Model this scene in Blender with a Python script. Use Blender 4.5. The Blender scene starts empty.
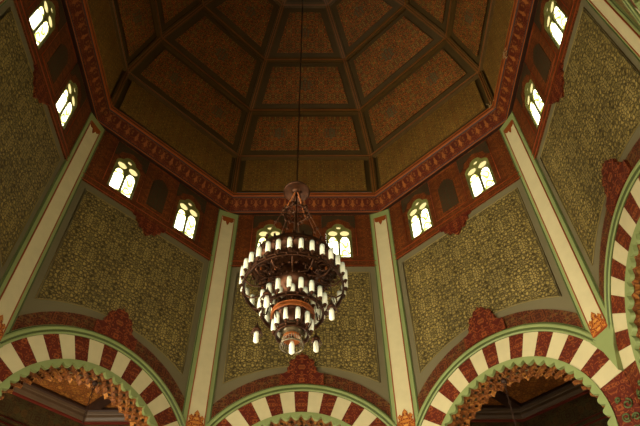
import bpy, bmesh, math, random
from mathutils import Vector, Matrix
from mathutils.geometry import tessellate_polygon
random.seed(7)
sc = bpy.context.scene
COL = sc.collection
PI = math.pi
sin, cos, rad = math.sin, math.cos, math.radians

# ------------------------------------------------------------------ camera
cam_d = bpy.data.cameras.new('camera')
cam = bpy.data.objects.new('camera', cam_d)
COL.objects.link(cam)
sc.camera = cam
cam_d.sensor_fit = 'HORIZONTAL'
cam_d.sensor_width = 36.0
cam_d.lens = 616.302 / 640 * 36.0
cam_d.clip_start = 0.05
cam_d.clip_end = 500
_p, _y, _r = rad(49.708), rad(0.8556), rad(-0.8274)
F = Vector((sin(_y) * cos(_p), cos(_y) * cos(_p), sin(_p)))
R0 = Vector((cos(_y), -sin(_y), 0))
U0 = R0.cross(F)
Rv = R0 * cos(_r) + U0 * sin(_r)
Uv = -R0 * sin(_r) + U0 * cos(_r)
m = Matrix((Rv, Uv, -F)).transposed().to_4x4()
m.translation = Vector((0.2918, -6.4474, 1.6))
cam.matrix_world = m

# ------------------------------------------------------------------ world and light
w = bpy.data.worlds.new('sky')
sc.world = w
w.use_nodes = True
bg = w.node_tree.nodes['Background']
bg.inputs[0].default_value = (1.0, 0.96, 0.78, 1)
bg.inputs[1].default_value = 9.0
sc.view_settings.view_transform = 'Standard'
sc.view_settings.look = 'None'
sc.view_settings.gamma = 1
sc.view_settings.use_curve_mapping = False
sc.view_settings.exposure = -0.13


def area(name, loc, target, size, power, col=(1, 0.9, 0.66)):
    d = bpy.data.lights.new(name, 'AREA')
    d.shape = 'RECTANGLE'
    d.size, d.size_y = size
    d.energy = power
    d.color = col
    o = bpy.data.objects.new(name, d)
    COL.objects.link(o)
    o.location = loc
    o.rotation_euler = (Vector(target) - Vector(loc)).to_track_quat('-Z', 'Y').to_euler()
    return o


# daylight entering through the tall doorways of the outer walls (left, back) at ground level, plus added fill
area('doorway_daylight_left', (-9.2, -1.0, 2.6), (4, 2.5, 12), (4.2, 4.6), 2100)
area('doorway_daylight_back', (-0.5, -9.2, 2.6), (0, 4, 12), (4.2, 4.6), 400)
area('doorway_daylight_back_left', (-6.9, -7.3, 2.6), (4, 4, 10), (3.6, 4.6), 1000)
area('added_fill_right', (9.2, 1.5, 2.6), (-4, 5, 12), (4.2, 4.6), 60)  # weak fill lamp added from the right, unseen
area('added_fill_front', (0.0, 9.2, 2.6), (0, 0, 8), (4.2, 4.6), 100)  # weak fill lamp added on the front side, unseen


# ------------------------------------------------------------------ materials
def srgb(r, g, b):
    f = lambda c: ((c / 255) / 12.92) if c <= 10 else (((c / 255) + 0.055) / 1.055) ** 2.4
    return (f(r), f(g), f(b), 1)


class NT:
    def __init__(self, name):
        self.m = bpy.data.materials.new(name)
        self.m.use_nodes = True
        self.t = self.m.node_tree
        self.b = self.t.nodes['Principled BSDF']

    def n(self, typ, **kw):
        nd = self.t.nodes.new(typ)
        for k, v in kw.items():
            setattr(nd, k, v)
        return nd

    def l(self, a, b):
        self.t.links.new(a, b)

    def math(self, op, a, b=0.0, c=None):
        nd = self.n('ShaderNodeMath', operation=op)
        for i, v in enumerate((a, b, c)):
            if v is None:
                continue
            if isinstance(v, (int, float)):
                nd.inputs[i].default_value = v
            else:
                self.l(v, nd.inputs[i])
        return nd.outputs[0]

    def ramp(self, fac, stops, interp='LINEAR'):
        nd = self.n('ShaderNodeValToRGB')
        cr = nd.color_ramp
        cr.interpolation = interp
        while len(cr.elements) < len(stops):
            cr.elements.new(0.5)
        for e, (p_, c_) in zip(cr.elements, stops):
            e.position = p_
            e.color = c_ if len(c_) == 4 else (*c_, 1)
        self.l(fac, nd.inputs[0])
        return nd.outputs[0]

    def mix(self, fac, a, b, typ='MIX'):
        nd = self.n('ShaderNodeMix', data_type='RGBA', blend_type=typ)
        for i, v in ((0, fac), (6, a), (7, b)):
            if isinstance(v, (int, float)):
                nd.inputs[i].default_value = v
            elif isinstance(v, tuple):
                nd.inputs[i].default_value = v
            else:
                self.l(v, nd.inputs[i])
        return nd.outputs[2]


def plain(name, col, rough=0.6, var=0.12, vscale=3.0, metal=0.0, spec=0.3):
    t = NT(name)
    tc = t.n('ShaderNodeTexCoord')
    no = t.n('ShaderNodeTexNoise')
    no.inputs['Scale'].default_value = vscale
    no.inputs['Detail'].default_value = 5
    t.l(tc.outputs['Object'], no.inputs['Vector'])
    d = tuple(c * (1 - var) for c in col[:3]) + (1,)
    e = tuple(min(1, c * (1 + var)) for c in col[:3]) + (1,)
    t.l(t.ramp(no.outputs['Fac'], [(0.3, d), (0.7, e)]), t.b.inputs['Base Color'])
    t.b.inputs['Roughness'].default_value = rough
    t.b.inputs['Metallic'].default_value = metal
    t.b.inputs['Specular IOR Level'].default_value = spec
    return t.m


def arabesque(name, ground, fill, accent, cell=12.0, per=(0.6, 0.45), edge=(0.03, 0.16),
              swirl=0.05, rough=0.55, bump=0.4, accent_amt=0.35, metal=0.0, lines=0.0, rand=1.0):
    """mirrored, repeating scrollwork on UVs measured in metres"""
    t = NT(name)
    uv = t.n('ShaderNodeUVMap')
    sp = t.n('ShaderNodeSeparateXYZ')
    t.l(uv.outputs[0], sp.inputs[0])
    px = t.math('PINGPONG', sp.outputs[0], per[0])
    pz = t.math('PINGPONG', sp.outputs[1], per[1])
    cb = t.n('ShaderNodeCombineXYZ')
    t.l(px, cb.inputs[0])
    t.l(pz, cb.inputs[1])
    no = t.n('ShaderNodeTexNoise')
    no.inputs['Scale'].default_value = 6.0
    no.inputs['Detail'].default_value = 1
    t.l(cb.outputs[0], no.inputs['Vector'])
    vm = t.n('ShaderNodeVectorMath', operation='MULTIPLY_ADD')
    t.l(no.outputs['Color'], vm.inputs[0])
    vm.inputs[1].default_value = (swirl,) * 3
    t.l(cb.outputs[0], vm.inputs[2])
    vo = t.n('ShaderNodeTexVoronoi', feature='DISTANCE_TO_EDGE')
    vo.inputs['Scale'].default_value = cell
    vo.inputs['Randomness'].default_value = rand
    t.l(vm.outputs[0], vo.inputs['Vector'])
    vc = t.n('ShaderNodeTexVoronoi', feature='F1')
    vc.inputs['Scale'].default_value = cell
    vc.inputs['Randomness'].default_value = rand
    t.l(vm.outputs[0], vc.inputs['Vector'])
    f = t.n('ShaderNodeMapRange')
    t.l(vo.outputs['Distance'], f.inputs[0])
    f.inputs[1].default_value = edge[0]
    f.inputs[2].default_value = edge[1]
    s2 = t.n('ShaderNodeSeparateColor')
    t.l(vc.outputs['Color'], s2.inputs[0])
    isacc = t.math('LESS_THAN', s2.outputs[0], accent_amt)
    c1 = t.mix(isacc, fill, accent)
    shade = t.ramp(s2.outputs[1], [(0, (0.75, 0.75, 0.75)), (1, (1.15, 1.12, 1.05))])
    c2 = t.mix(1.0, c1, shade, 'MULTIPLY')
    c3 = t.mix(f.outputs[0], ground, c2)
    if lines:
        a = t.math('ABSOLUTE', t.math('SUBTRACT', pz, per[1] * 0.5))
        g = t.math('LESS_THAN', a, lines)
        c3 = t.mix(t.math('MULTIPLY', g, 0.45), c3, ground)
    n2 = t.n('ShaderNodeTexNoise')
    n2.inputs['Scale'].default_value = 1.1
    n2.inputs['Detail'].default_value = 4
    t.l(uv.outputs[0], n2.inputs['Vector'])
    age = t.ramp(n2.outputs['Fac'], [(0.3, (0.78, 0.78, 0.78)), (0.7, (1.12, 1.12, 1.12))])
    c4 = t.mix(1.0, c3, age, 'MULTIPLY')
    t.l(c4, t.b.inputs['Base Color'])
    bp = t.n('ShaderNodeBump')
    bp.inputs['Strength'].default_value = bump
    bp.inputs['Distance'].default_value = 0.02
    t.l(f.outputs[0], bp.inputs['Height'])
    t.l(bp.outputs[0], t.b.inputs['Normal'])
    t.b.inputs['Roughness'].default_value = rough
    t.b.inputs['Metallic'].default_value = metal
    t.b.inputs['Specular IOR Level'].default_value = 0.25
    return t.m


def curl(name, ground, line, accent, scale=7.0, per=(0.4, 0.4), bands=9.0, width=0.2, rough=0.55, amt=0.7, bump=0.15):
    """fine mirrored scrollwork: contour lines of a folded noise field on UVs in metres"""
    t = NT(name)
    uv = t.n('ShaderNodeUVMap')
    sp = t.n('ShaderNodeSeparateXYZ')
    t.l(uv.outputs[0], sp.inputs[0])
    cb = t.n('ShaderNodeCombineXYZ')
    t.l(t.math('PINGPONG', sp.outputs[0], per[0]), cb.inputs[0])
    t.l(t.math('PINGPONG', sp.outputs[1], per[1]), cb.inputs[1])
    no = t.n('ShaderNodeTexNoise')
    no.inputs['Scale'].default_value = scale
    no.inputs['Detail'].default_value = 1.5
    no.inputs['Distortion'].default_value = 1.2
    t.l(cb.outputs[0], no.inputs['Vector'])
    v = t.math('PINGPONG', t.math('MULTIPLY', no.outputs['Fac'], bands), 0.5)
    f = t.n('ShaderNodeMapRange')
    t.l(v, f.inputs[0])
    f.inputs[1].default_value = width + 0.12
    f.inputs[2].default_value = width
    n3 = t.n('ShaderNodeTexNoise')
    n3.inputs['Scale'].default_value = scale * 0.8
    t.l(cb.outputs[0], n3.inputs['Vector'])
    acc = t.ramp(n3.outputs['Fac'], [(0.5, (0, 0, 0)), (0.56, (1, 1, 1))])
    c1 = t.mix(acc, line, accent)
    c2 = t.mix(t.math('MULTIPLY', f.outputs[0], amt), ground, c1)
    n2 = t.n('ShaderNodeTexNoise')
    n2.inputs['Scale'].default_value = 1.1
    n2.inputs['Detail'].default_value = 4
    t.l(uv.outputs[0], n2.inputs['Vector'])
    age = t.ramp(n2.outputs['Fac'], [(0.3, (0.78, 0.78, 0.78)), (0.7, (1.12, 1.12, 1.12))])
    t.l(t.mix(1.0, c2, age, 'MULTIPLY'), t.b.inputs['Base Color'])
    bp = t.n('ShaderNodeBump')
    bp.inputs['Strength'].default_value = bump
    bp.inputs['Distance'].default_value = 0.02
    t.l(f.outputs[0], bp.inputs['Height'])
    t.l(bp.outputs[0], t.b.inputs['Normal'])
    t.b.inputs['Roughness'].default_value = rough
    t.b.inputs['Specular IOR Level'].default_value = 0.25
    return t.m


M = {}
M['gold'] = arabesque('carved_gilt_plaster', srgb(66, 54, 24), srgb(156, 136, 80), srgb(138, 120, 66), cell=14, per=(0.62, 0.46), edge=(0.02, 0.24), swirl=0.12, lines=0.012, rand=0.9, bump=0.5)
M['greywall'] = plain('grey_painted_plaster', srgb(108, 98, 70), 0.7, 0.05, 1.2)
M['red'] = curl('red_arabesque_paint', srgb(70, 30, 13), srgb(118, 66, 30), srgb(108, 84, 42), 6, (0.3, 0.3), 7, 0.16, amt=0.75)
M['redbright'] = curl('red_gilt_crest_paint', srgb(82, 24, 10), srgb(158, 84, 38), srgb(160, 90, 42), 6, (0.35, 0.35), 6, 0.1, amt=0.6)
M['friezered'] = curl('brown_red_frieze_paint', srgb(84, 38, 12), srgb(126, 66, 24), srgb(128, 78, 32), 5, (0.5, 0.4), 6, 0.17, amt=0.6)
M['teal'] = curl('dark_teal_ornament_paint', srgb(70, 36, 16), srgb(50, 50, 30), srgb(56, 54, 34), 9, (0.2, 0.25), 6, 0.28, amt=0.8)
M['voured'] = curl('dark_red_voussoir_paint', srgb(88, 28, 12), srgb(160, 88, 40), srgb(150, 78, 34), 7, (0.165, 0.4), 6, 0.07, amt=0.6, bump=0.05)
M['cream'] = plain('cream_painted_stone', srgb(198, 184, 142), 0.5, 0.05, 4)
M['green'] = plain('pale_green_paint', srgb(132, 142, 88), 0.5, 0.05, 3)
M['green2'] = plain('deep_green_paint', srgb(78, 88, 46), 0.5, 0.06, 3)
M['redline'] = plain('red_line_paint', srgb(150, 66, 26), 0.5, 0.1, 5)
M['goldline'] = plain('gold_line_paint', srgb(130, 112, 62), 0.5, 0.1, 5)
M['bead'] = plain('orange_red_moulding_paint', srgb(132, 66, 24), 0.55, 0.12, 4, spec=0.1)
M['orange'] = curl('orange_gilt_ornament', srgb(120, 52, 18), srgb(188, 118, 46), srgb(200, 140, 66), 9, (0.18, 0.3), 6, 0.2, amt=0.9)
M['cornice'] = curl('cornice_scrollwork', srgb(80, 26, 8), srgb(128, 66, 26), srgb(140, 92, 40), 5, (0.29, 0.3), 6, 0.13, amt=0.6)
M['olive'] = plain('dark_olive_timber', srgb(72, 54, 22), 0.6, 0.1, 2)
M['rib'] = plain('olive_brown_rib_timber', srgb(86, 62, 26), 0.5, 0.1, 3)
M['ribline'] = plain('red_rib_bead', srgb(122, 74, 32), 0.45, 0.1, 3)
M['domelow'] = arabesque('gilt_brown_ceiling_fretwork', srgb(90, 64, 26), srgb(150, 114, 50), srgb(138, 92, 40), cell=20, per=(0.5, 0.36), edge=(0.03, 0.2), swirl=0.08, accent_amt=0.4)
M['dome'] = arabesque('red_gilt_ceiling_fretwork', srgb(70, 40, 14), srgb(164, 92, 36), srgb(142, 110, 50), cell=20, per=(0.55, 0.5), edge=(0.03, 0.2), swirl=0.12, accent_amt=0.4)
M['medal'] = arabesque('teal_medallion_paint', srgb(84, 56, 28), srgb(106, 96, 62), srgb(128, 80, 40), cell=18, per=(0.18, 0.18), edge=(0.04, 0.15), accent_amt=0.3)
M['honey'] = arabesque('gilt_honeycomb_plaster', srgb(104, 58, 24), srgb(140, 82, 34), srgb(160, 104, 46), cell=12, per=(0.4, 0.4), edge=(0.03, 0.2), swirl=0.1)
M['winframe'] = plain('olive_window_tracery', srgb(116, 116, 62), 0.5, 0.1, 4)
M['brass'] = plain('aged_dark_brass', srgb(62, 34, 15), 0.42, 0.5, 14, metal=0.75, spec=0.4)
M['brasshi'] = plain('copper_brass_band', srgb(140, 76, 32), 0.4, 0.2, 9, metal=0.3)
M['silver'] = plain('tarnished_silver_glass', srgb(96, 84, 62), 0.25, 0.4, 14, metal=0.4)
M['grey_brown'] = plain('grey_brown_moulding_paint', srgb(78, 58, 40), 0.45, 0.1, 2)
M['maroon'] = plain('maroon_line_paint', srgb(92, 30, 18), 0.5, 0.1, 3)
M['palmette'] = plain('gilt_orange_palmette', srgb(138, 78, 32), 0.5, 0.2, 6)
M['dark'] = plain('dark_brown_paint', srgb(48, 26, 14), 0.6, 0.2, 2)
M['outer'] = curl('green_brown_wall_pattern', srgb(52, 30, 12), srgb(66, 62, 32), srgb(84, 62, 28), 5, (0.5, 0.6), 7, 0.25)
M['floor'] = plain('pale_marble_floor', srgb(190, 176, 150), 0.3, 0.12, 1.2)
M['web'] = plain('pale_cobweb_dust', srgb(168, 140, 96), 0.9, 0.2, 30)
M['outside'] = plain('grey_lead_roofing', srgb(110, 110, 105), 0.7, 0.1, 1)


def tube_mat():
    t = NT('frosted_lamp_glass')
    tc = t.n('ShaderNodeTexCoord')
    sp = t.n('ShaderNodeSeparateXYZ')
    t.l(tc.outputs['Object'], sp.inputs[0])
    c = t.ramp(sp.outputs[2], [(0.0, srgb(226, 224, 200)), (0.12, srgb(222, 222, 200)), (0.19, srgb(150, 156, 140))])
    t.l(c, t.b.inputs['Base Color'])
    t.b.inputs['Roughness'].default_value = 0.25
    t.b.inputs['Subsurface Weight'].default_value = 0.0
    return t.m


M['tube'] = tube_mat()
M['tube2'] = plain('white_lamp_glass', srgb(232, 228, 204), 0.25, 0.03, 4)


def glass_mat():
    """stained panes: mostly clear, with yellow-green pieces"""
    t = NT('stained_window_glass')
    uv = t.n('ShaderNodeUVMap')
    no = t.n('ShaderNodeTexNoise')
    no.inputs['Scale'].default_value = 3.2
    no.inputs['Detail'].default_value = 0.5
    t.l(uv.outputs[0], no.inputs['Vector'])
    col = t.ramp(no.outputs['Fac'], [(0.0, (0.95, 0.95, 0.8)), (0.56, (0.92, 0.92, 0.72)), (0.6, (0.13, 0.14, 0.03)), (0.66, (0.1, 0.1, 0.02)), (0.7, (0.8, 0.75, 0.35))])
    tr = t.n('ShaderNodeBsdfTransparent')
    t.l(col, tr.inputs[0])
    gl = t.n('ShaderNodeBsdfGlossy')
    gl.inputs['Roughness'].default_value = 0.15
    mx = t.n('ShaderNodeMixShader')
    mx.inputs[0].default_value = 0.05
    t.l(tr.outputs[0], mx.inputs[1])
    t.l(gl.outputs[0], mx.inputs[2])
    out = t.t.nodes['Material Output']
    t.l(mx.outputs[0], out.inputs['Surface'])
    return t.m


def glass_cream():
    t = NT('cream_tinted_roundel_glass')
    tr = t.n('ShaderNodeBsdfTransparent')
    tr.inputs[0].default_value = (0.15, 0.125, 0.062, 1)
    gl = t.n('ShaderNodeBsdfGlossy')
    gl.inputs['Roughness'].default_value = 0.15
    mx = t.n('ShaderNodeMixShader')
    mx.inputs[0].default_value = 0.05
    t.l(tr.outputs[0], mx.inputs[1])
    t.l(gl.outputs[0], mx.inputs[2])
    t.l(mx.outputs[0], t.t.nodes['Material Output'].inputs['Surface'])
    return t.m


M['glass'] = glass_mat()
M['glass2'] = glass_cream()


# ------------------------------------------------------------------ mesh helpers
class MB:
    """collects geometry with UVs in metres, builds one mesh object"""

    def __init__(self):
        self.bm = bmesh.new()
        self.uv = self.bm.loops.layers.uv.new('UVMap')

    def face(self, pts, uvs=None, mi=0, smooth=False):
        vs = [self.bm.verts.new(p_) for p_ in pts]
        try:
            f = self.bm.faces.new(vs)
        except ValueError:
            return None
        f.material_index = mi
        f.smooth = smooth
        for i, lp in enumerate(f.loops):
            if uvs:
                lp[self.uv].uv = uvs[i]
            else:
                lp[self.uv].uv = (pts[i][0] + pts[i][1], pts[i][2])
        return f

    def plate(self, outer, holes=(), y0=0.0, y1=0.1, mi=0, back=True, mi_side=None):
        """flat polygon in local x-z with holes, front face at y0, back face at y1"""
        ms = mi if mi_side is None else mi_side
        loops = [[Vector((x, 0, z)) for x, z in outer]] + [[Vector((x, 0, z)) for x, z in h] for h in holes]
        flat = [v for lp in loops for v in lp]
        tris = tessellate_polygon(loops)
        for y in ((y0, y1) if back else (y0,)):
            vs = [self.bm.verts.new((v.x, y, v.z)) for v in flat]
            for t in tris:
                a, b, c = (flat[i] for i in t)
                ar = (b.x - a.x) * (c.z - a.z) - (c.x - a.x) * (b.z - a.z)
                if abs(ar) < 1e-9:
                    continue
                tt = t if (ar > 0) == (y == y0) else t[::-1]
                try:
                    f = self.bm.faces.new([vs[i] for i in tt])
                except ValueError:
                    continue
                f.material_index = mi
                for lp in f.loops:
                    lp[self.uv].uv = (lp.vert.co.x, lp.vert.co.z)
        for lp in loops:
            n = len(lp)
            s = 0.0
            for i in range(n):
                a, b = lp[i], lp[(i + 1) % n]
                d = (b - a).length
                self.face([(a.x, y0, a.z), (b.x, y0, b.z), (b.x, y1, b.z), (a.x, y1, a.z)],
                          [(s, 0), (s + d, 0), (s + d, y1 - y0), (s, y1 - y0)], ms)
                s += d

    def box(self, x0, x1, y0, y1, z0, z1, mi=0):
        P = lambda i, j, k: ((x0, x1)[i], (y0, y1)[j], (z0, z1)[k])
        for q in ([(0, 0, 0), (1, 0, 0), (1, 0, 1), (0, 0, 1)], [(1, 1, 0), (0, 1, 0), (0, 1, 1), (1, 1, 1)],
                  [(0, 1, 0), (0, 0, 0), (0, 0, 1), (0, 1, 1)], [(1, 0, 0), (1, 1, 0), (1, 1, 1), (1, 0, 1)],
                  [(0, 0, 1), (1, 0, 1), (1, 1, 1), (0, 1, 1)], [(0, 1, 0), (1, 1, 0), (1, 0, 0), (0, 0, 0)]):
            self.face([P(*c) for c in q], mi=mi)

    def lathe(self, prof, seg=24, c=(0, 0, 0), mi=0, smooth=True):
        rings = []
        for r, z in prof:
            rings.append([self.bm.verts.new((c[0] + r * cos(2 * PI * i / seg), c[1] + r * sin(2 * PI * i / seg), c[2] + z)) for i in range(seg)])
        for a, b, in zip(rings, rings[1:]):
            for i in range(seg):
                j = (i + 1) % seg
                try:
                    f = self.bm.faces.new((a[i], a[j], b[j], b[i]))
                    f.smooth = smooth
                    f.material_index = mi
                except ValueError:
                    pass

    def tube(self, pts, r, seg=6, mi=0, closed=False, cap=True):
        pts = [Vector(q) for q in pts]
        n = len(pts)
        rings = []
        for i in range(n):
            if closed:
                d = pts[(i + 1) % n] - pts[i - 1]
            else:
                d = pts[min(i + 1, n - 1)] - pts[max(i - 1, 0)]
            d.normalize()
            up = Vector((0, 0, 1)) if abs(d.z) < 0.95 else Vector((1, 0, 0))
            a = d.cross(up).normalized()
            b = d.cross(a).normalized()
            rr = r[i] if isinstance(r, (list, tuple)) else r
            rings.append([self.bm.verts.new(pts[i] + a * rr * cos(2 * PI * k / seg) + b * rr * sin(2 * PI * k / seg)) for k in range(seg)])
        for i in range(n if closed else n - 1):
            A_, B_ = rings[i], rings[(i + 1) % n]
            for k in range(seg):
                f = self.bm.faces.new((A_[k], A_[(k + 1) % seg], B_[(k + 1) % seg], B_[k]))
                f.smooth = True
                f.material_index = mi
        if not closed and cap:
            for q in (rings[0], rings[-1]):
                f = self.bm.faces.new(q)
                f.material_index = mi

    def torus(self, R, r, c=(0, 0, 0), seg=48, s2=8, mi=0, zs=1.0):
        rings = []
        for i in range(seg):
            a = 2 * PI * i / seg
            rings.append([self.bm.verts.new((c[0] + (R + r * cos(b)) * cos(a), c[1] + (R + r * cos(b)) * sin(a), c[2] + zs * r * sin(b)))
                          for b in (2 * PI * k / s2 for k in range(s2))])
        for i in range(seg):
            A_, B_ = rings[i], rings[(i + 1) % seg]
            for k in range(s2):
                f = self.bm.faces.new((A_[k], B_[k], B_[(k + 1) % s2], A_[(k + 1) % s2]))
                f.smooth = True
                f.material_index = mi

    def ball(self, c, r, mi=0, seg=8, zs=1.0):
        prof = [(max(1e-4, r * sin(PI * i / 6)), -r * zs * cos(PI * i / 6)) for i in range(7)]
        self.lathe(prof, seg, c, mi)

    def build(self, name, mats, parent=None, doubles=False):
        me = bpy.data.meshes.new(name)
        if doubles:
            bmesh.ops.remove_doubles(self.bm, verts=self.bm.verts, dist=1e-5)
        self.bm.normal_update()
        self.bm.to_mesh(me)
        self.bm.free()
        for q in (mats if isinstance(mats, (list, tuple)) else [mats]):
            me.materials.append(M[q])
        o = bpy.data.objects.new(name, me)
        COL.objects.link(o)
        if parent:
            o.parent = parent
        return o


def tag(o, label, cat=None, group=None, kind=None):
    o['label'] = label
    if cat:
        o['category'] = cat
    if group:
        o['group'] = group
    if kind:
        o['kind'] = kind
    return o


def empty(name, loc=(0, 0, 0), rz=0):
    o = bpy.data.objects.new(name, None)
    COL.objects.link(o)
    o.location = loc
    o.rotation_euler = (0, 0, rz)
    o.empty_display_size = 0.3
    return o


def copy_tree(o, parent=None):
    c = o.copy()
    COL.objects.link(c)
    c.parent = parent
    for ch in [q for q in bpy.data.objects if q.parent == o]:
        copy_tree(ch, c)
    return c


def arc(cx, cz, r, a0, a1, n):
    """angles from the vertical, clockwise"""
    return [(cx + r * sin(rad(a0 + (a1 - a0) * i / n)), cz + r * cos(rad(a0 + (a1 - a0) * i / n))) for i in range(n + 1)]


# ------------------------------------------------------------------ dimensions
R = 6.0
AP = R * cos(PI / 8)
HW = R * sin(PI / 8)
ZC = 7.15           # centre of the arches
SIDES = [('front', 90), ('front_left', 135), ('left', 180), ('back_left', 225), ('back', 270), ('back_right', 315), ('right', 0), ('front_right', 45)]
WORDS = {'front': 'facing the camera behind the chandelier', 'front_left': 'left of the chandelier', 'left': 'at the far left edge',
         'back_left': 'behind the camera on its left', 'back': 'directly behind the camera', 'back_right': 'behind the camera on its right',
         'right': 'at the far right edge', 'front_right': 'right of the chandelier'}
SEEN = ('front', 'front_left', 'left', 'right', 'front_right')


def wall_xf(o, deg):
    """local x to the right as seen from inside, local y outward, origin at the foot of the wall"""
    o.location = (AP * cos(rad(deg)), AP * sin(rad(deg)), 0)
    o.rotation_euler = (0, 0, rad(deg - 90))


# ------------------------------------------------------------------ floor
f = MB()
f.plate([(-12.5, -12.5), (12.5, -12.5), (12.5, 12.5), (-12.5, 12.5)], (), 0, 0.2)
fl = f.build('floor', 'floor')
fl.rotation_euler = (PI / 2, 0, 0)
fl.location = (0, 0, 0)
tag(fl, 'pale marble floor of the octagonal hall', kind='structure')
fl.rotation_euler = (-PI / 2, 0, 0)


# ------------------------------------------------------------------ walls of the octagon
def lobed(cx, z0, s=1.0, k=0.0):
    """outline of the two-light window, foot at z0"""
    pts = [(cx - 0.33 - k, z0 - k), (cx + 0.33 + k, z0 - k)]
    pts += [(cx + 0.14 + (0.19 + k) * sin(rad(a)), z0 + 1.0 + (0.19 + k) * cos(rad(a))) for a in range(90, 9, -10)]
    pts += [(cx + (0.155 + k) * sin(rad(a)), z0 + 1.2 + (0.155 + k) * cos(rad(a))) for a in range(70, -71, -10)]
    pts += [(cx - 0.14 + (0.19 + k) * sin(rad(a)), z0 + 1.0 + (0.19 + k) * cos(rad(a))) for a in range(-10, -91, -10)]
    return [(cx + (x - cx) * 1.12, z0 + (z - z0) * 1.05) for x, z in pts]


WZ = 13.79
ARC_END = 116


def make_wall(name):
    b = MB()
    a = arc(0, ZC, 1.84, ARC_END, -ARC_END, 48)
    xe = a[0][0]
    b.plate([(-HW, 0), (-xe - 0.0, 0)] + a[::-1] + [(xe, 0), (HW, 0), (HW, 13.5), (-HW, 13.5)], (), 0, 0.46)
    b.plate([(-HW, 13.5), (HW, 13.5), (HW, 16.4), (-HW, 16.4)], [lobed(-1.0, WZ), lobed(1.0, WZ)], 0, 0.05)
    wl = b.build(name, 'greywall')
    # patterned panel
    g = MB()
    bot = [(x, 6.77 + math.sqrt(3.5 ** 2 - x * x)) for x in [1.75 - 3.5 * i / 40 for i in range(41)]]
    top = [(x, 13.22) for x in [-1.75 + 3.5 * i / 40 for i in range(41)]]
    g.plate(top + bot, (), -0.02, 0.0)
    gp = g.build('patterned_panel', 'gold', wl)
    gp['label'] = 'gilt carved relief panel with grey border'
    # fine gold line around it
    ln = MB()
    loop = top + bot
    ln.tube([(x * 1.018, -0.012, z + (0.03 if i < 41 else -0.03)) for i, (x, z) in enumerate(loop)], 0.012, 4, closed=True)
    ln.build('border_line', 'goldline', wl)
    # red frieze with the windows
    fr = MB()
    fr.plate([(-HW, 13.47), (HW, 13.47), (HW, 15.75), (-HW, 15.75)], [lobed(-1.0, WZ), lobed(1.0, WZ)], -0.04, 0.0)
    fz = fr.build('frieze', 'friezered', wl)
    fz['label'] = 'red-brown painted frieze band around the windows'
    # dark centre tablet and side tablets with thin frames
    tb = MB()
    tb.plate([(-0.25, 13.98), (0.25, 13.98), (0.25, 14.95), (0.12, 15.12), (0, 15.2), (-0.12, 15.12), (-0.25, 14.95)], (), -0.055, -0.04)
    for s in (-1, 1):
        tb.plate([(s - 0.5, 15.56), (s - 0.5, 15.0), (s - 0.36, 15.08), (s - 0.32, 15.25), (s - 0.14, 15.34), (s, 15.42), (s + 0.14, 15.34), (s + 0.32, 15.25), (s + 0.36, 15.08), (s + 0.5, 15.0), (s + 0.5, 15.56)], (), -0.05, -0.04)
    tb.build('dark_tablet', 'teal', wl)
    tf = MB()
    for x0, x1, z1 in ((-0.5, 0.5, 15.55), (-1.5, -1.5, 15.55), (1.5, 1.5, 15.55)):
        tf.tube([(x0, -0.045, 13.85), (x1, -0.045, 13.85), (x1, -0.045, z1), (x0, -0.045, z1)], 0.01, 4, closed=True)
    tf.tube([(-HW, -0.05, 13.66), (HW, -0.05, 13.66)], 0.012, 4)
    tf.tube([(-HW, -0.05, 13.48), (HW, -0.05, 13.48)], 0.012, 4)
    tf.build('frieze_line', 'redline', wl)
    # crest hanging under the frieze
    cr = MB()
    cr.plate([(-0.52, 13.5), (-0.46, 13.42), (-0.38, 13.42), (-0.36, 13.28), (-0.27, 13.22), (-0.24, 13.12), (-0.14, 13.12), (-0.08, 13.02), (0, 12.94), (0.08, 13.02), (0.14, 13.12), (0.24, 13.12),
              (0.27, 13.22), (0.36, 13.28), (0.38, 13.42), (0.46, 13.42), (0.52, 13.5)], (), -0.07, 0.0)
    c = cr.build('hanging_crest', 'redbright', wl)
    c['label'] = 'dark red carved crest hanging below the frieze'
    return wl


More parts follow.
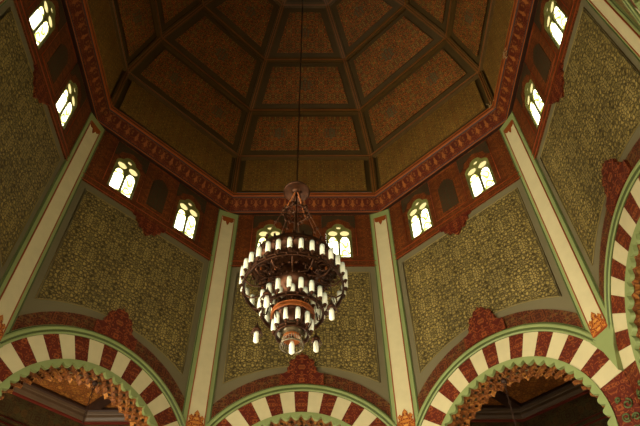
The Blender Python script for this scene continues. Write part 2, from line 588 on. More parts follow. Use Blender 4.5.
def make_arch():
    root = empty('striped_arch')
    # voussoirs: dark red at the crown, alternating with cream
    step = 7.87
    vr, vc = MB(), MB()
    for k in range(-9, 10):
        a0, a1 = (k - 0.5) * step, (k + 0.5) * step
        b = vc if k % 2 else vr
        o_ = arc(0, ZC, 2.4, a0, a1, 4)
        i_ = arc(0, ZC, 1.85, a1, a0, 4)
        o_ = [(max(-HW + 0.02, min(HW - 0.02, x)), z) for x, z in o_]
        b.plate(o_ + i_, (), -0.035, 0.0)
    vr.build('red_voussoir_set', 'voured', root)['label'] = 'dark red ornamented arch stones'
    vc.build('cream_voussoir_set', 'cream', root)['label'] = 'plain cream arch stones'
    for s in (-1, 1):
        im = MB()
        i_ = arc(0, ZC, 1.85, 9.5 * step, ARC_END, 10)
        pts = [(HW - 0.02, ZC + (HW - 0.02) / math.tan(rad(9.5 * step)))] + i_ + [(HW - 0.02, i_[-1][1])]
        pts = [(s * x, z) for x, z in pts]
        im.plate(pts, (), -0.035, 0.0)
        # green flower mark on the block
        imp = im.build('springing_block', 'voured', root)
        imp['label'] = 'large red springing block with green scroll'
        gm = MB()
        for cx_, cz_, r_, t0 in ((2.12, 7.2, 0.09, 0), (2.02, 7.0, 0.08, 150), (2.17, 6.95, 0.07, 260), (2.1, 6.78, 0.06, 60), (2.0, 7.32, 0.05, 200)):
            q = [(s * (cx_ + r_ * (1 - t / 700) * sin(rad(t + t0))), -0.045, cz_ + r_ * (1 - t / 700) * cos(rad(t + t0))) for t in range(0, 500, 30)]
            gm.tube(q, 0.016, 5)
        gm.build('green_scroll', 'green2', imp)
    # moulding outside the voussoirs
    aout = 64.0
    mo = MB()
    prof = [(2.385, -0.03), (2.385, -0.06), (2.41, -0.075), (2.43, -0.06), (2.445, -0.06), (2.46, -0.09), (2.50, -0.10), (2.53, -0.09), (2.55, -0.06), (2.575, -0.055), (2.59, -0.035), (2.59, 0.0)]
    mats = [1, 0, 0, 1, 1, 0, 0, 0, 1, 0, 0, 0]
    n = 56
    for i in range(n):
        A0, A1 = -aout - 8 + (2 * aout + 16) * i / n, -aout - 8 + (2 * aout + 16) * (i + 1) / n
        for j in range(len(prof) - 1):
            (r0, y0), (r1, y1) = prof[j], prof[j + 1]
            P = lambda r_, a_, y_: (max(-HW + 0.03, min(HW - 0.03, r_ * sin(rad(a_)))), y_, ZC + r_ * cos(rad(a_)))
            q = [P(r0, A0, y0), P(r0, A1, y0), P(r1, A1, y1), P(r1, A0, y1)]
            mo.face(q[::-1], mi=mats[j], smooth=False)
    mo.build('arch_moulding', ['green', 'green2'], root)['label'] = 'pale green roll moulding round the arch'
    # painted scroll band above the moulding
    pb = MB()
    xs = [2.1 - 4.2 * i / 44 for i in range(45)]
    up = [(x, 7.4 + math.sqrt(2.66 ** 2 - x * x)) for x in xs]
    lo = [(x, ZC + math.sqrt(2.57 ** 2 - x * x)) for x in xs[::-1]]
    pb.plate(up + lo, (), -0.03, 0.0)
    pb.build('painted_band', 'red', root)['label'] = 'dark red scroll band over the arch'
    # crest at the crown
    ct = MB()
    half = [(0, 10.56), (0.04, 10.48), (0.1, 10.5), (0.15, 10.44), (0.16, 10.37), (0.24, 10.37), (0.29, 10.29), (0.28, 10.2), (0.34, 10.13), (0.33, 10.04), (0.42, 9.98), (0.5, 9.97), (0.5, 9.68)]
    ct.plate(half + [(0, 9.74)] + [(-x, z) for x, z in half[:0:-1]], (), -0.09, 0.0)
    c = ct.build('arch_crest', 'redbright', root)
    c['label'] = 'red scrolled crest at the crown of the arch'
    # green inner band with a notched edge
    gb = MB()
    inner = []
    nt = 33
    for i in range(nt):
        a = -ARC_END + 2 * ARC_END * i / nt
        d = 2 * ARC_END / nt
        for fa, rr in ((0.0, 1.70), (0.2, 1.715), (0.4, 1.775), (0.5, 1.80), (0.6, 1.775), (0.8, 1.715)):
            inner.append((rr * sin(rad(a + d * fa)), ZC + rr * cos(rad(a + d * fa))))
    inner.append((1.70 * sin(rad(ARC_END)), ZC + 1.70 * cos(rad(ARC_END))))
    gb.plate(arc(0, ZC, 1.86, -ARC_END, ARC_END, 48) + inner[::-1], (), -0.06, 0.02)
    gb.build('notched_band', 'green', root)['label'] = 'pale green band with a notched inner edge'
    # muqarnas soffit: staggered rows of small niches
    so = MB()
    rows = [(0.02, 0.0), (0.13, 0.5), (0.24, 0.0), (0.35, 0.5)]
    n2 = 33
    d = 2 * ARC_END / n2
    for ri, (y0, ph) in enumerate(rows):
        y1 = y0 + 0.11
        base = 1.80 - 0.022 * ri
        for i in range(n2 + 1):
            a = -ARC_END + d * (i - ph)
            pr = []
            for fa, rr in ((0, -0.085), (0.22, -0.03), (0.5, 0.0), (0.78, -0.03), (1.0, -0.085)):
                aa = max(-ARC_END, min(ARC_END, a + d * fa))
                pr.append((aa, base + rr))
            for (a0, r0), (a1, r1) in zip(pr, pr[1:]):
                if a1 - a0 < 1e-4:
                    continue
                P = lambda r_, a_, y_: (r_ * sin(rad(a_)), y_, ZC + r_ * cos(rad(a_)))
                # niche narrows towards its back
                so.face([P(r0, a0, y0), P(r1, a1, y0), P(r1 - 0.03, a1, y1), P(r0 - 0.03, a0, y1)],
                        [(a0 * .03, y0), (a1 * .03, y0), (a1 * .03, y1), (a0 * .03, y1)])
                so.face([P(base + 0.01, a0, y1), P(base + 0.01, a1, y1), P(r1 - 0.03, a1, y1), P(r0 - 0.03, a0, y1)],
                        [(a0 * .03, 0), (a1 * .03, 0), (a1 * .03, .1), (a0 * .03, .1)])
    s_ = so.build('honeycomb_soffit', 'honey', root)
    s_['label'] = 'orange-gold scalloped underside of the arch'
    return root


walls, arches = {}, {}
w0 = make_wall('wall_front')
a0_ = make_arch()
for nm, deg in SIDES:
    wl = w0 if nm == 'front' else copy_tree(w0)
    wl.name = 'wall_' + nm
    wall_xf(wl, deg)
    tag(wl, 'octagon wall with gilt panel, %s' % WORDS[nm], kind='structure')
    walls[nm] = wl
    ar = a0_ if nm == 'front' else copy_tree(a0_)
    wall_xf(ar, deg)
    tag(ar, 'red and cream striped horseshoe arch in the wall %s' % WORDS[nm], 'arch', 'striped arches of the octagon', 'thing')
    arches[nm] = ar

# ------------------------------------------------------------------ windows


def make_window():
    b = MB()

    def lancet(cx):
        pts = [(cx - 0.118, WZ + 0.045), (cx + 0.118, WZ + 0.045)]
        pts += [(cx + 0.118 * q, WZ + z) for q, z in ((1.0, 0.5), (0.98, 0.62), (0.86, 0.72), (0.6, 0.79), (0.3, 0.825))]
        pts += [(cx - 0.118 * q, WZ + z) for q, z in ((0.3, 0.825), (0.6, 0.79), (0.86, 0.72), (0.98, 0.62), (1.0, 0.5))]
        return pts

    def circ(cx, cz, rx, rz):
        return [(cx + rx * cos(2 * PI * i / 16), WZ + cz + rz * sin(2 * PI * i / 16)) for i in range(16)]
    H = [lancet(-0.148), lancet(0.148), circ(-0.15, 0.965, 0.12, 0.112), circ(0.15, 0.965, 0.12, 0.112), circ(0, 1.19, 0.06, 0.055)]
    H = [[(x * 1.12, WZ + (z - WZ) * 1.05) for x, z in h] for h in H]
    b.plate(lobed(0, WZ, k=-0.002), H, 0.0, 0.03)
    fr = b.build('window_1', 'winframe')
    # slim mullion shafts
    mu = MB()
    for x in (-0.335, 0.0, 0.335):
        mu.tube([(x, -0.006, WZ + 0.02), (x, -0.006, WZ + 0.8)], 0.014, 6)
    mu.build('mullion', 'winframe', fr)
    g = MB()
    for h in H[:2]:
        g.face([(x, 0.02, z) for x, z in h], [(x, z) for x, z in h])
    g.build('stained_glass', 'glass', fr)
    g = MB()
    for h in H[2:]:
        g.face([(x, 0.02, z) for x, z in h], [(x, z) for x, z in h])
    g.build('roundel_glass', 'glass2', fr)
    return fr


win0 = make_window()
k = 0
for nm, deg in SIDES:
    for s in (-1, 1):
        k += 1
        wi = win0 if k == 1 else copy_tree(win0)
        wi.name = 'window_%d' % k
        n_ = Vector((cos(rad(deg)), sin(rad(deg)), 0))
        t_ = Vector((sin(rad(deg)), -cos(rad(deg)), 0))
        wi.location = n_ * (AP - 0.025) + t_ * (s * 1.0)
        wi.rotation_euler = (0, 0, rad(deg - 90))
        tag(wi, 'small two-light stained window, %s of the pair on the wall %s' % ('left' if s < 0 else 'right', WORDS[nm]),
            'window', 'pairs of small frieze windows', 'structure')

# ------------------------------------------------------------------ cornice ring
prof = [(5.99, 15.62, 3), (5.87, 15.60, 3), (5.845, 15.60, 0), (5.83, 15.62, 0), (5.84, 15.645, 3), (5.82, 15.66, 2), (5.65, 16.08, 3), (5.62, 16.10, 0), (5.59, 16.12, 0), (5.58, 16.15, 3), (5.575, 16.18, 0), (5.56, 16.21, 0), (5.57, 16.235, 3), (5.60, 16.24, 1), (5.66, 16.25, 1)]
cb = MB()
for i in range(8):
    A0, A1 = rad(22.5 + 45 * i), rad(67.5 + 45 * i)
    for j in range(len(prof) - 1):
        (r0, z0, mi), (r1, z1, _) = prof[j], prof[j + 1]
        P = lambda r_, a_, z_: (r_ * cos(a_), r_ * sin(a_), z_)
        h0, h1 = r0 * sin(PI / 8), r1 * sin(PI / 8)
        s_ = math.hypot(r1 - r0, z1 - z0)
        cb.face([P(r0, A0, z0), P(r0, A1, z0), P(r1, A1, z1), P(r1, A0, z1)][::-1],
                [(h0, 0), (-h0, 0), (-h1, s_), (h1, s_)][::-1], mi)
co = cb.build('trim_1', ['bead', 'rib', 'cornice', 'dark'])
tag(co, 'red and gold scrollwork cornice ring under the ceiling', kind='structure')
# repeated palmettes on the sloping face
pm = MB()
for i in range(8):
    ang = rad(45 * i)
    n_ = Vector((cos(ang), sin(ang), 0))
    t_ = Vector((sin(ang), -cos(ang), 0))
    for q in range(-7, 8):
        u = q * 0.29
        for sgn, zz in ((0, 0.0),):
            c1, c2 = Vector((5.80, 15.74)), Vector((5.65, 16.06))
            cs = cos(PI / 8)
            def S(uu, v):
                rr = (5.82 + (5.65 - 5.82) * v) * cs - 0.008
                return n_ * rr + t_ * (u + uu) + Vector((0, 0, 15.66 + 0.42 * v))
            pts = [S(0.0, 0.2), S(0.035, 0.35), S(0.06, 0.48), S(0.03, 0.55), S(0.03, 0.68), S(0, 0.82), S(-0.03, 0.68), S(-0.03, 0.55), S(-0.06, 0.48), S(-0.035, 0.35)]
            pm.face(pts, [(0.1 * a, 0.1 * b) for a, b in ((0, 0), (1, 1), (2, 2), (2, 3), (1, 4), (0, 5), (-1, 4), (-2, 3), (-2, 2), (-1, 1))])
pmo = pm.build('palmette_row', 'palmette', co)

# ------------------------------------------------------------------ ceiling
TIERS = [(5.60, 16.24), (5.628, 18.23), (4.816, 19.87), (3.561, 21.285), (1.997, 22.506), (0.55, 23.1)]
ce = MB()
PN, RB, BD, MD = [], [], [], []
BACK = 0.06


def P3(r_, a_, z_):
    return Vector((r_ * cos(a_), r_ * sin(a_), z_))


inner_low, inner_mid, meds = MB(), MB(), MB()
for i in range(8):
    A0, A1 = rad(22.5 + 45 * i), rad(67.5 + 45 * i)
    for j in range(len(TIERS) - 1):
        (r0, z0), (r1, z1) = TIERS[j], TIERS[j + 1]
        a, b, c, d = P3(r0, A0, z0), P3(r0, A1, z0), P3(r1, A1, z1), P3(r1, A0, z1)
        ex = (b - a).normalized()
        mid0, mid1 = (a + b) / 2, (c + d) / 2
        ey = (mid1 - mid0).normalized()
        nn = ex.cross(ey).normalized()
        cen = (a + b + c + d) / 4
        if nn.dot(Vector((0, 0, 19.0)) - cen) < 0:
            nn = -nn          # into the room
        off = -nn * BACK
        uvf = lambda v: ((v - mid0).dot(ex), (v - mid0).dot(ey))
        q = [v + off for v in (a, b, c, d)]
        k0 = 1.012
        q = [Vector((v.x * k0, v.y * k0, v.z)) for v in q]
        ce.face(q, [uvf(v) for v in q])
        H0, H1, L = (b - a).length / 2, (c - d).length / 2, (mid1 - mid0).length
        bx, by = 0.31, 0.25
        if j == 0:
            bx, by = 0.24, 0.2
        if j >= 4:
            continue
        def W(u_, v_, e=0.0):
            return mid0 + ex * u_ + ey * v_ + off + nn * (0.03 + e)
        hw = lambda v_: H0 + (H1 - H0) * v_ / L
        v0, v1 = by, L - by
        pts = [(-(hw(v0) - bx), v0), ((hw(v0) - bx), v0), ((hw(v1) - bx), v1), (-(hw(v1) - bx), v1)]
        tgt = inner_low if j == 0 else inner_mid
        n4 = len(pts)
        tgt.face([W(*p_) for p_ in pts], pts)
        for e in range(n4):
            p_, p2 = pts[e], pts[(e + 1) % n4]
            tgt.face([W(*p_), W(*p2), W(*p2, -0.03), W(*p_, -0.03)])
        vm = L / 2
        if j in (1, 2, 3):
            us = (-0.85, 0.85) if j == 1 else (0,)
            for um in us:
                rr = 0.26 if j < 3 else 0.2
                mp = []
                for t in range(16):
                    r_ = rr * (1.0 if t % 2 == 0 else 0.72)
                    mp.append((um + r_ * cos(2 * PI * t / 16), vm + r_ * sin(2 * PI * t / 16)))
                meds.face([W(*p_, 0.01) for p_ in mp], mp)
cel = ce.build('ceiling', 'olive')
tag(cel, 'dark olive timber dome divided into ribbed panels', kind='structure')
inner_low.build('lower_fretwork_panel', 'domelow', cel)['label'] = 'gilt-brown fretwork panels of the lowest tier'
inner_mid.build('upper_fretwork_panel', 'dome', cel)['label'] = 'red-gold fretwork panels of the upper tiers'
meds.build('medallion', 'medal', cel)['label'] = 'faded teal star medallions'


def bar(mb, p, q, wdt, dep, inward, mi=0, sh=0.0):
    """rectangular bar from p to q, wdt wide, its room-side face lifted sh towards the room"""
    d = (q - p).normalized()
    s = d.cross(inward).normalized()
    nrm = s.cross(d).normalized()
    if nrm.dot(inward) < 0:
        nrm = -nrm
    A = [p + s * wdt / 2, p - s * wdt / 2]
    Bq = [q + s * wdt / 2, q - s * wdt / 2]
    top = nrm * sh
    bot = nrm * (sh - dep)
    mb.face([A[0] + top, A[1] + top, Bq[1] + top, Bq[0] + top], mi=mi)
    mb.face([A[0] + bot, A[0] + top, Bq[0] + top, Bq[0] + bot], mi=mi)
    mb.face([A[1] + top, A[1] + bot, Bq[1] + bot, Bq[1] + top], mi=mi)


ribs = MB()
beads = MB()
for i in range(8):
    A0, A1 = rad(22.5 + 45 * i), rad(67.5 + 45 * i)
    for j in range(len(TIERS)):
        r0, z0 = TIERS[j]
        if j > 0:
            p, q = P3(r0, A0, z0), P3(r0, A1, z0)
            inward = (Vector((0, 0, 19.0)) - (p + q) / 2).normalized()
            bar(ribs, p, q, 0.19, 0.12, inward, sh=0.0)
            bar(beads, p, q, 0.035, 0.03, inward, sh=0.03)
        if j < len(TIERS) - 1:
            r1, z1 = TIERS[j + 1]
            p, q = P3(r0, A0, z0), P3(r1, A0, z1)
            am = Vector((-cos(A0), -sin(A0), 0))
            inward = (Vector((0, 0, 19.0)) - (p + q) / 2).normalized() if j else am
            bar(ribs, p, q, 0.19, 0.12, inward, sh=0.0)
            sd = (q - p).normalized().cross(inward).normalized() * 0.035
            bar(beads, p + sd, q + sd, 0.03, 0.03, inward, sh=0.03)
            bar(beads, p - sd, q - sd, 0.03, 0.03, inward, sh=0.03)
ribs.build('ceiling_rib', 'rib', cel)['label'] = 'olive-brown ribs and ring beams'
beads.build('rib_bead', 'ribline', cel)['label'] = 'thin red beads along the ribs'
# outer shell closing the dome
sh = MB()
SH = [(6.06, 16.35), (6.06, 18.5), (5.2, 20.3), (3.9, 21.9), (2.3, 23.2), (0.01, 23.9)]
for i in range(8):
    A0, A1 = rad(22.5 + 45 * i), rad(67.5 + 45 * i)
    for (r0, z0), (r1, z1) in zip(SH, SH[1:]):
        sh.face([P3(r0, A0, z0), P3(r0, A1, z0), P3(r1, A1, z1), P3(r1, A0, z1)])
    sh.face([P3(5.65, A0, 16.35), P3(5.65, A1, 16.35), P3(6.07, A1, 16.35), P3(6.07, A0, 16.35)])
    sh.face([P3(0.6, A0, 23.1), P3(0.6, A1, 23.1), P3(0.02, A1, 23.15), P3(0.02, A0, 23.15)])
sh.build('roof_shell', 'outside', cel)

# ------------------------------------------------------------------ pilasters


def make_pilaster():
    """local y outward, face at y=0"""
    root = empty('pilaster')
    hw, ct, zt, zb = 0.315, 0.195, 15.62, 8.54

    def strip(x0, x1, z0, z1, y0, y1, nm, mat, **k):
        pass
    b = MB()
    b.plate([(-hw, zt), (-hw, zb - 0.02), (-0.13, 8.2), (0, 7.75), (0.13, 8.2), (hw, zb - 0.02), (hw, zt)], (), -0.03, 0.12)
    fr = b.build('frame', 'green', root)
    fr['label'] = 'pale green pilaster frame'
    b = MB()
    for s in (-1, 1):
        xs = sorted((s * 0.285, s * 0.31))
        b.plate([(xs[0], zb), (xs[1], zb), (xs[1], zt), (xs[0], zt)], (), -0.045, -0.03)
    b.build('side_bead', 'green2', root)
    b = MB()
    o_ = [(-ct, zb), (ct, zb), (ct, 15.36), (-ct, 15.36)]
    i_ = [(-ct + 0.018, zb + 0.02), (ct - 0.018, zb + 0.02), (ct - 0.018, 15.34), (-ct + 0.018, 15.34)]
    b.plate(o_, [i_], -0.055, -0.03)
    b.build('red_edge_line', 'redline', root)
    b = MB()
    b.plate(i_, (), -0.04, -0.03)
    b.build('cream_panel', 'cream', root)['label'] = 'long cream panel'
    b = MB()
    b.plate([(x * 1.08, z - 0.18) for x, z in [(-0.165, 8.74), (0.165, 8.74), (0.165, 8.86), (0.13, 8.93), (0.155, 9.0), (0.11, 9.06), (0.06, 9.02), (0.05, 9.1), (0, 9.18), (-0.05, 9.1), (-0.06, 9.02), (-0.11, 9.06), (-0.155, 9.0), (-0.13, 8.93), (-0.165, 8.86)]], (), -0.06, -0.03)
    b.build('foot_ornament', 'orange', root)['label'] = 'orange-gold crown-shaped ornament at the foot'
    b = MB()
    b.plate([(-0.165, 15.35), (-0.165, 15.22), (-0.11, 15.16), (-0.06, 15.18), (-0.03, 15.08), (0, 15.02), (0.03, 15.08), (0.06, 15.18), (0.11, 15.16), (0.165, 15.22), (0.165, 15.35)], (), -0.06, -0.03)
    b.build('head_ornament', 'bead', root)['label'] = 'small orange ornament at the head'
    return root


PW = {112.5: 'between front and left-hand arches, left of the chandelier', 67.5: 'between front and right-hand arches, right of the chandelier',
      157.5: 'at the far left of the photo', 22.5: 'leaning toward the lower right of the photo', 202.5: 'at the left behind the camera',
      247.5: 'at the back left behind the camera', 292.5: 'at the back right behind the camera', 337.5: 'at the right behind the camera, top right corner'}
p0_ = make_pilaster()
for i in range(8):
    deg = 22.5 + 45 * i
    pl = p0_ if i == 0 else copy_tree(p0_)
    pl.location = (5.865 * cos(rad(deg)), 5.865 * sin(rad(deg)), 0)
    pl.rotation_euler = (0, 0, rad(deg - 90))
    tag(pl, 'tall cream and green pilaster %s' % PW[deg], 'pilaster', 'corner pilasters of the octagon', 'thing')

# ------------------------------------------------------------------ outer hall around the octagon
HC = [(6.27, 9.5), (9.5, 6.27)]
corners = []
for q in range(4):
    for (x, y) in HC[::-1] if False else HC:
        pass
base = [(9.5, -6.27), (9.5, 6.27), (6.27, 9.5), (-6.27, 9.5), (-9.5, 6.27), (-9.5, -6.27), (-6.27, -9.5), (6.27, -9.5)]
names = ['outer_right', 'outer_front_right', 'outer_front', 'outer_front_left', 'outer_left', 'outer_back_left', 'outer_back', 'outer_back_right']
door_sides = {'outer_left': 1, 'outer_back': 2, 'outer_back_left': 3, 'outer_right': 4, 'outer_front': 5}
for i, nm in enumerate(names):
    a, b_ = Vector((*base[i], 0)), Vector((*base[(i + 1) % 8], 0))
    L = (b_ - a).length
    mid = (a + b_) / 2
    out = Vector((mid.x, mid.y, 0)).normalized()
    if 'left' in nm and nm.count('_') == 2 or 'right' in nm and nm.count('_') == 2:
        out = Vector((math.copysign(1, mid.x), math.copysign(1, mid.y), 0)).normalized()
    else:
        out = Vector((round(out.x), round(out.y), 0))
    h = L / 2
    wb = MB()
    if nm in door_sides:
        dw = 2.2 if L > 6 else 1.9
        da = [(dw * cos(rad(t)), 3.6 + dw * sin(rad(t))) for t in range(0, 181, 12)]
        wb.plate([(-h - .1, 0), (-dw, 0)] + da[::-1] + [(dw, 0), (h + .1, 0), (h + .1, 12.6), (-h - .1, 12.6)], (), 0.05, 0.4, mi=0)
    else:
        wb.plate([(-h - .1, 0), (h + .1, 0), (h + .1, 12.6), (-h - .1, 12.6)], (), 0.05, 0.4)
    wo = wb.build('wall_' + nm, 'outer')
    wo.location = mid
    wo.rotation_euler = (0, 0, math.atan2(out.y, out.x) - PI / 2)
    tag(wo, 'dark patterned wall of the surrounding aisle, %s side' % nm.replace('outer_', '').replace('_', ' '), kind='structure')
    cm = MB()
    P_ = [(0.05, 11.16, 1), (-0.02, 11.17, 1), (-0.02, 11.21, 0), (-0.05, 11.23, 0), (-0.09, 11.3, 0), (-0.1, 11.38, 0), (-0.12, 11.4, 0), (-0.14, 11.46, 2), (-0.17, 11.49, 2), (-0.17, 11.54, 2), (-0.1, 11.62, 2), (0.05, 11.62, 2)]
    for (y0, z0, mi), (y1, z1, _) in zip(P_, P_[1:]):
        # mitre the ends with the neighbouring walls
        tn = math.tan(rad(22.5))
        e0, e1 = h + y0 * tn, h + y1 * tn
        cm.face([(-e0, y0, z0), (e0, y0, z0), (e1, y1, z1), (-e1, y1, z1)], mi=mi)
    cm.build('cornice_moulding', ['grey_brown', 'maroon', 'dark'], wo)['label'] = 'grey-brown cornice moulding with a red line'
    if nm == 'outer_front' or True:
        sh_ = MB()
        sh_.tube([(-h, 0.04, 10.35), (h, 0.04, 10.35)], 0.03, 4)
        sh_.tube([(-h, 0.04, 10.5), (h, 0.04, 10.5)], 0.02, 4)
        sh_.build('wall_line', 'maroon', wo)

am = MB()
outer_pts = [(x * 1.01, y * 1.01) for x, y in base]
hole = [(6.45 * cos(rad(22.5 + 45 * i)), 6.45 * sin(rad(22.5 + 45 * i))) for i in range(8)]
am.plate(outer_pts, [hole], 0.0, 0.2)
amo = am.build('ceiling_aisle', 'honey')
amo.rotation_euler = (PI / 2, 0, 0)
amo.location = (0, 0, 11.62)
amo.scale = (1, 1, 1)
tag(amo, 'orange-brown honeycomb ceiling of the surrounding aisle', kind='structure')
ab = MB()
for i in range(8):
    deg = 22.5 + 45 * i
    bx_ = base[(i + 1) % 8]
    p = Vector((6.5 * cos(rad(deg)), 6.5 * sin(rad(deg)), 11.61))
    q = Vector((bx_[0], bx_[1], 11.61))
    bar(ab, p, q, 0.28, 0.15, Vector((0, 0, -1)), sh=0.12)
ab.build('aisle_beam', 'dark', amo).matrix_parent_inverse = amo.matrix_basis.inverted()

# ------------------------------------------------------------------ chains hanging in the arches
chain0 = None
for nm, deg in SIDES:
    if nm not in ('front', 'front_left', 'front_right'):
        continue
    if chain0 is None:
        chain0 = empty('hanging_chain')
        b = MB()
        b.ball((0, 0, 0), 0.06, seg=8)
        b.tube([(0, 0, 0.0), (0, 0, 0.1)], 0.02, 6)
        b.tube([(0.05, 0, -0.04), (0.02, 0, -0.14), (-0.03, 0, -0.12)], 0.012, 5)
        b.build('hook', 'dark', chain0)
        b = MB()
        z = -0.05
        q = 0
        while z > -4.6:
            pts = [(0.018 * cos(t) * (1 - q % 2), 0.018 * cos(t) * (q % 2), z - 0.05 + 0.06 * sin(t)) for t in (2 * PI * s / 8 for s in range(8))]
            b.tube(pts, 0.006, 4, closed=True)
            z -= 0.1
            q += 1
        b.build('chain', 'dark', chain0)
        ch = chain0
        # a small mosque lamp at the chain's end, below the picture
        b = MB()
        b.lathe([(0.001, -0.3), (0.06, -0.28), (0.1, -0.2), (0.08, -0.1), (0.04, -0.04), (0.09, 0.06)], 16, (0, 0, -4.6))
        b.build('lamp_body', 'brass', chain0)
    else:
        ch = copy_tree(chain0)
    n_ = Vector((cos(rad(deg)), sin(rad(deg)), 0))
    ch.location = n_ * (AP + 0.22) + Vector((0, 0, 8.80))
    tag(ch, 'thin dark lamp chain hanging in the arch %s' % WORDS[nm], 'chain', 'lamp chains in the arches', 'thing')

# ------------------------------------------------------------------ chandelier
cd = empty('chandelier', (0, 0, 0))
tag(cd, 'large dark brass tiered chandelier with rings of white lamp tubes', 'chandelier', kind='thing')


def tube_mesh(L=0.205, r=0.035, down=False):
    b = MB()
    prof = [(0.0015, 0), (r * 0.7, 0.006), (r, 0.025), (r, L - 0.03), (r * 0.92, L - 0.012), (r * 0.6, L), (0.0015, L + 0.003)]
    b.lathe(prof, 14)
    return b


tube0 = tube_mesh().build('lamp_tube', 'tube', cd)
b = MB()
b.lathe([(0.001, -0.06), (0.01, -0.055), (0.005, -0.045), (0.016, -0.03), (0.024, -0.012), (0.028, 0.004), (0.02, 0.006)], 12)
sock0 = b.build('lamp_socket', 'brass', tube0)
first = True


def add_tube(x, y, z):
    global first
    if first:
        t, first = tube0, False
    else:
        t = tube0.copy()
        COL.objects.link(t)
        s = sock0.copy()
        COL.objects.link(s)
        s.parent = t
    t.location = (x, y, z)
    t.parent = cd


RINGS = [(0.74, 7.60, 30, 3), (0.45, 7.15, 18, 5), (0.29, 7.16, 10, 18), (0.25, 6.79, 10, 0)]
for r_, z_, n_, ph in RINGS:
    for i in range(n_):
        a = 2 * PI * i / n_ + rad(ph)
        add_tube(r_ * cos(a), r_ * sin(a), z_ + random.uniform(-0.008, 0.008))


def hoop(r_, z_, h, th, name, mat, studs=0):
    b = MB()
    b.lathe([(r_ + th / 2, z_ - h / 2), (r_ + th / 2, z_ + h / 2), (r_ - th / 2, z_ + h / 2), (r_ - th / 2, z_ - h / 2), (r_ + th / 2, z_ - h / 2)], 48)
    b.torus(r_ + th / 2, 0.008, (0, 0, z_ + h / 2))
    b.torus(r_ + th / 2, 0.008, (0, 0, z_ - h / 2))
    for i in range(studs):
        a = 2 * PI * i / studs
        b.ball(((r_ + th) * cos(a), (r_ + th) * sin(a), z_), 0.018, seg=6)
    return b.build(name, mat, cd)


hoop(0.70, 7.54, 0.05, 0.02, 'outer_ring', 'brass', 30)
hoop(0.41, 7.09, 0.05, 0.02, 'middle_ring', 'brass', 18)
hoop(0.275, 7.05, 0.07, 0.03, 'copper_band', 'brasshi')['label'] = 'bright copper-coloured band'
hoop(0.21, 6.74, 0.05, 0.02, 'lower_ring', 'brass', 10)
# great pierced dish
b = MB()
b.lathe([(0.10, 7.82), (0.3, 7.80), (0.48, 7.84), (0.6, 7.90), (0.635, 7.98), (0.625, 8.04), (0.58, 8.0), (0.5, 7.94), (0.3, 7.9), (0.1, 7.92)], 48)
for rr, zz, n_, s_ in ((0.63, 7.93, 44, 0.03), (0.54, 7.86, 32, 0.03), (0.42, 7.81, 26, 0.028), (0.3, 7.79, 18, 0.03)):
    for i in range(n_):
        a = 2 * PI * i / n_
        b.ball((rr * cos(a), rr * sin(a), zz), s_, seg=6)
for i in range(16):
    a = 2 * PI * i / 16
    e = Vector((cos(a), sin(a), 0))
    t_ = Vector((-sin(a), cos(a), 0))
    pts = [e * (0.46 + 0.06 * cos(t)) + t_ * (0.06 * sin(t)) + Vector((0, 0, 7.80)) for t in (2 * PI * s / 10 for s in range(10))]
    b.tube(pts, 0.012, 5, closed=True)
b.build('pierced_dish', 'brass', cd)
# added glass and gilt beads in brighter colours, imitating glints on the brass
for nm_, mt_, n_ in (('gilt_glint_bead', 'brasshi', 16), ('glass_glint_bead', 'silver', 12)):
    for i in range(n_):
        a = 2 * PI * (i + (0.5 if mt_ == 'silver' else 0)) / n_
        r_, z_ = ((0.5, 7.78) if i % 2 else (0.36, 7.72)) if mt_ == 'brasshi' else ((0.58, 7.8) if i % 2 else (0.3, 7.46))
        b = MB()
        b.lathe([(0.001, -0.05), (0.014, -0.03), (0.017, -0.01), (0.008, 0.015), (0.003, 0.04)], 8, (r_ * cos(a), r_ * sin(a), z_))
        b.build(nm_, mt_, cd)
b = MB()
for i in range(28):
    a = 2 * PI * i / 28
    e = Vector((cos(a), sin(a), 0))
    p_ = e * 0.6 + Vector((0, 0, 8.04))
    b.tube([p_, p_ + e * 0.02 + Vector((0, 0, 0.05)), p_ + Vector((0, 0, 0.1))], [0.022, 0.018, 0.003], 5)
b.torus(0.6, 0.012, (0, 0, 8.045))
b.build('dish_cresting', 'brass', cd)
# central body: stacked domes and bulbs
b = MB()
b.lathe([(0.02, 9.2), (0.03, 8.9), (0.02, 8.7), (0.06, 8.55), (0.03, 8.45), (0.03, 8.3), (0.12, 8.22), (0.16, 8.1), (0.12, 8.0), (0.14, 7.93), (0.24, 7.84), (0.28, 7.7), (0.27, 7.58),
         (0.2, 7.5), (0.1, 7.44), (0.09, 7.36), (0.14, 7.3), (0.23, 7.22), (0.255, 7.12), (0.25, 7.05), (0.17, 7.0), (0.1, 6.96), (0.08, 6.9)], 32)
for rr, zz, n_, s_ in ((0.275, 7.64, 20, 0.025), (0.25, 7.16, 18, 0.02)):
    for i in range(n_):
        a = 2 * PI * i / n_
        b.ball((rr * cos(a), rr * sin(a), zz), s_, seg=6)
b.build('central_body', 'brass', cd)
b = MB()
b.lathe([(0.08, 6.92), (0.13, 6.88), (0.16, 6.82), (0.15, 6.77), (0.1, 6.74), (0.06, 6.73)], 24)
for i in range(12):
    a = 2 * PI * i / 12
    b.ball((0.165 * cos(a), 0.165 * sin(a), 6.8), 0.02, seg=6)
b.build('silvered_bowl', 'silver', cd)['label'] = 'silvery faceted bowl under the tiers'
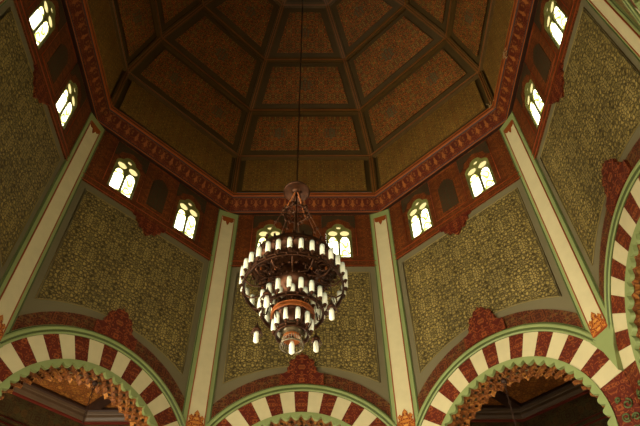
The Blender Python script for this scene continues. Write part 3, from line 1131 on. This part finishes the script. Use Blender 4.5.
# corona at the bottom
b = MB()
b.lathe([(0.05, 6.74), (0.09, 6.73), (0.12, 6.70), (0.125, 6.66), (0.115, 6.65), (0.08, 6.68), (0.03, 6.70)], 24)
b.build('corona_cap', 'brasshi', cd)
b = MB()
for i in range(24):
    a = 2 * PI * i / 24
    b.tube([(0.12 * cos(a), 0.12 * sin(a), 6.67), (0.15 * cos(a), 0.15 * sin(a), 6.56)], 0.006, 5)
b.torus(0.152, 0.011, (0, 0, 6.555))
b.build('corona_ring', 'silver', cd)['label'] = 'pale spiked ring around the lowest lamp'


def pendant_tube(x, y, ztop, parent, L=0.19):
    b = MB()
    r = 0.036
    b.lathe([(0.0015, ztop - L), (r * 0.6, ztop - L + 0.004), (r, ztop - L + 0.02), (r, ztop - 0.05), (r * 0.75, ztop - 0.02), (r * 0.6, ztop)], 14, (x, y, 0))
    o = b.build('pendant_lamp_tube', 'tube2', parent)
    return o


pendant_tube(0, 0, 6.62, cd)
for ang in (-22, -125, 153, 56):
    x, y = 0.56 * cos(rad(ang)), 0.56 * sin(rad(ang))
    b = MB()
    b.lathe([(0.006, 7.16), (0.014, 7.12), (0.03, 7.08), (0.062, 7.03), (0.066, 6.99), (0.04, 7.0), (0.012, 7.02)], 14, (x, y, 0))
    b.torus(0.078, 0.008, (x, y, 6.955), 20, 6)
    for i in range(6):
        a = 2 * PI * i / 6
        b.tube([(x + 0.05 * cos(a), y + 0.05 * sin(a), 7.02), (x + 0.078 * cos(a), y + 0.078 * sin(a), 6.955)], 0.005, 4)
    b.tube([(x, y, 7.1), (x, y, 7.93)], 0.004, 4)
    pc = b.build('pendant_lamp', 'brass', cd)
    pendant_tube(x, y, 7.0, pc)
# arms carrying the rings
for i in range(15):
    a = 2 * PI * (i + 0.25) / 15
    e = Vector((cos(a), sin(a), 0))
    Z = lambda r_, z_: e * r_ + Vector((0, 0, z_))
    b = MB()
    b.tube([Z(0.26, 7.66), Z(0.38, 7.56), Z(0.5, 7.46), Z(0.6, 7.44), Z(0.68, 7.5), Z(0.70, 7.54)], [0.014, 0.012, 0.012, 0.012, 0.012, 0.01], 6)
    b.tube([Z(0.45, 7.5), Z(0.5, 7.58), Z(0.46, 7.64), Z(0.41, 7.6), Z(0.44, 7.56)], 0.009, 5)
    b.tube([Z(0.7, 7.54), Z(0.64, 7.72), Z(0.6, 7.93)], 0.006, 5)
    b.build('scroll_arm', 'brass', cd)
for i in range(9):
    a = 2 * PI * (i + 0.5) / 9
    e = Vector((cos(a), sin(a), 0))
    Z = lambda r_, z_: e * r_ + Vector((0, 0, z_))
    b = MB()
    b.tube([Z(0.12, 7.34), Z(0.24, 7.34), Z(0.34, 7.2), Z(0.36, 7.08), Z(0.41, 7.09)], 0.011, 6)
    b.tube([Z(0.24, 7.04), Z(0.3, 6.98), Z(0.26, 6.84), Z(0.21, 6.75)], 0.009, 5)
    b.build('lower_scroll_arm', 'brass', cd)
# crown wheel, chains, canopy, rod
b = MB()
b.torus(0.19, 0.014, (0, 0, 9.2), 32, 6)
b.torus(0.15, 0.01, (0, 0, 9.24), 32, 6)
for i in range(12):
    a = 2 * PI * i / 12
    b.tube([(0.03 * cos(a), 0.03 * sin(a), 9.2), (0.19 * cos(a), 0.19 * sin(a), 9.2)], 0.007, 4)
    b.ball((0.2 * cos(a), 0.2 * sin(a), 9.17), 0.022, seg=6)
    b.tube([(0.19 * cos(a), 0.19 * sin(a), 9.2), (0.2 * cos(a), 0.2 * sin(a), 9.29)], [0.016, 0.003], 5)
b.build('crown_wheel', 'brass', cd)
b = MB()
b.lathe([(0.015, 9.98), (0.04, 9.94), (0.08, 9.88), (0.16, 9.83), (0.215, 9.78), (0.225, 9.75), (0.2, 9.74), (0.1, 9.77), (0.05, 9.74), (0.03, 9.68)], 32)
b.build('canopy_disc', 'brass', cd)
for i in range(4):
    a = rad(35 + 90 * i)
    e = Vector((cos(a), sin(a), 0))
    b = MB()
    b.tube([e * 0.03 + Vector((0, 0, 9.72)), e * 0.19 + Vector((0, 0, 9.2))], 0.011, 5)
    b.build('upper_stay', 'brasshi', cd)
for i in range(6):
    a = rad(20 + 60 * i)
    e = Vector((cos(a), sin(a), 0))
    b = MB()
    p_, q_ = e * 0.04 + Vector((0, 0, 9.7)), e * 0.6 + Vector((0, 0, 8.05))
    b.tube([p_, q_], 0.006, 5)
    for t in (0.3, 0.5, 0.72, 0.88):
        b.ball(p_.lerp(q_, t), 0.025 if t != 0.3 else 0.035, seg=6, zs=1.3)
    b.build('stay_chain', 'brass', cd)
b = MB()
b.tube([(0, 0, 6.9), (0, 0, 23.1)], 0.014, 6)
b.build('suspension_rod', 'brass', cd)

# ------------------------------------------------------------------ dusty cobwebs on the cornice
for cx, cy, cz, s, lab in ((5.13, 2.16, 16.16, 0.17, 'pale dusty cobweb clump at the right corner of the cornice'),
                           (5.12, 0.55, 16.0, 0.1, 'small grey cobweb on the right-hand cornice face'),
                           ):
    b = MB()
    for i in range(26):
        p_ = Vector((cx, cy, cz)) + Vector((random.gauss(0, s * 0.25), random.gauss(0, s * 0.55), random.gauss(0, s * 0.35)))
        q_ = p_ + Vector((random.gauss(0, s * 0.2), random.gauss(0, s * 0.4), random.gauss(0, s * 0.3)))
        b.tube([p_, q_], 0.008, 4)
    tag(b.build('cobweb', 'web'), lab, 'cobweb', 'cobwebs on the cornice', 'thing')
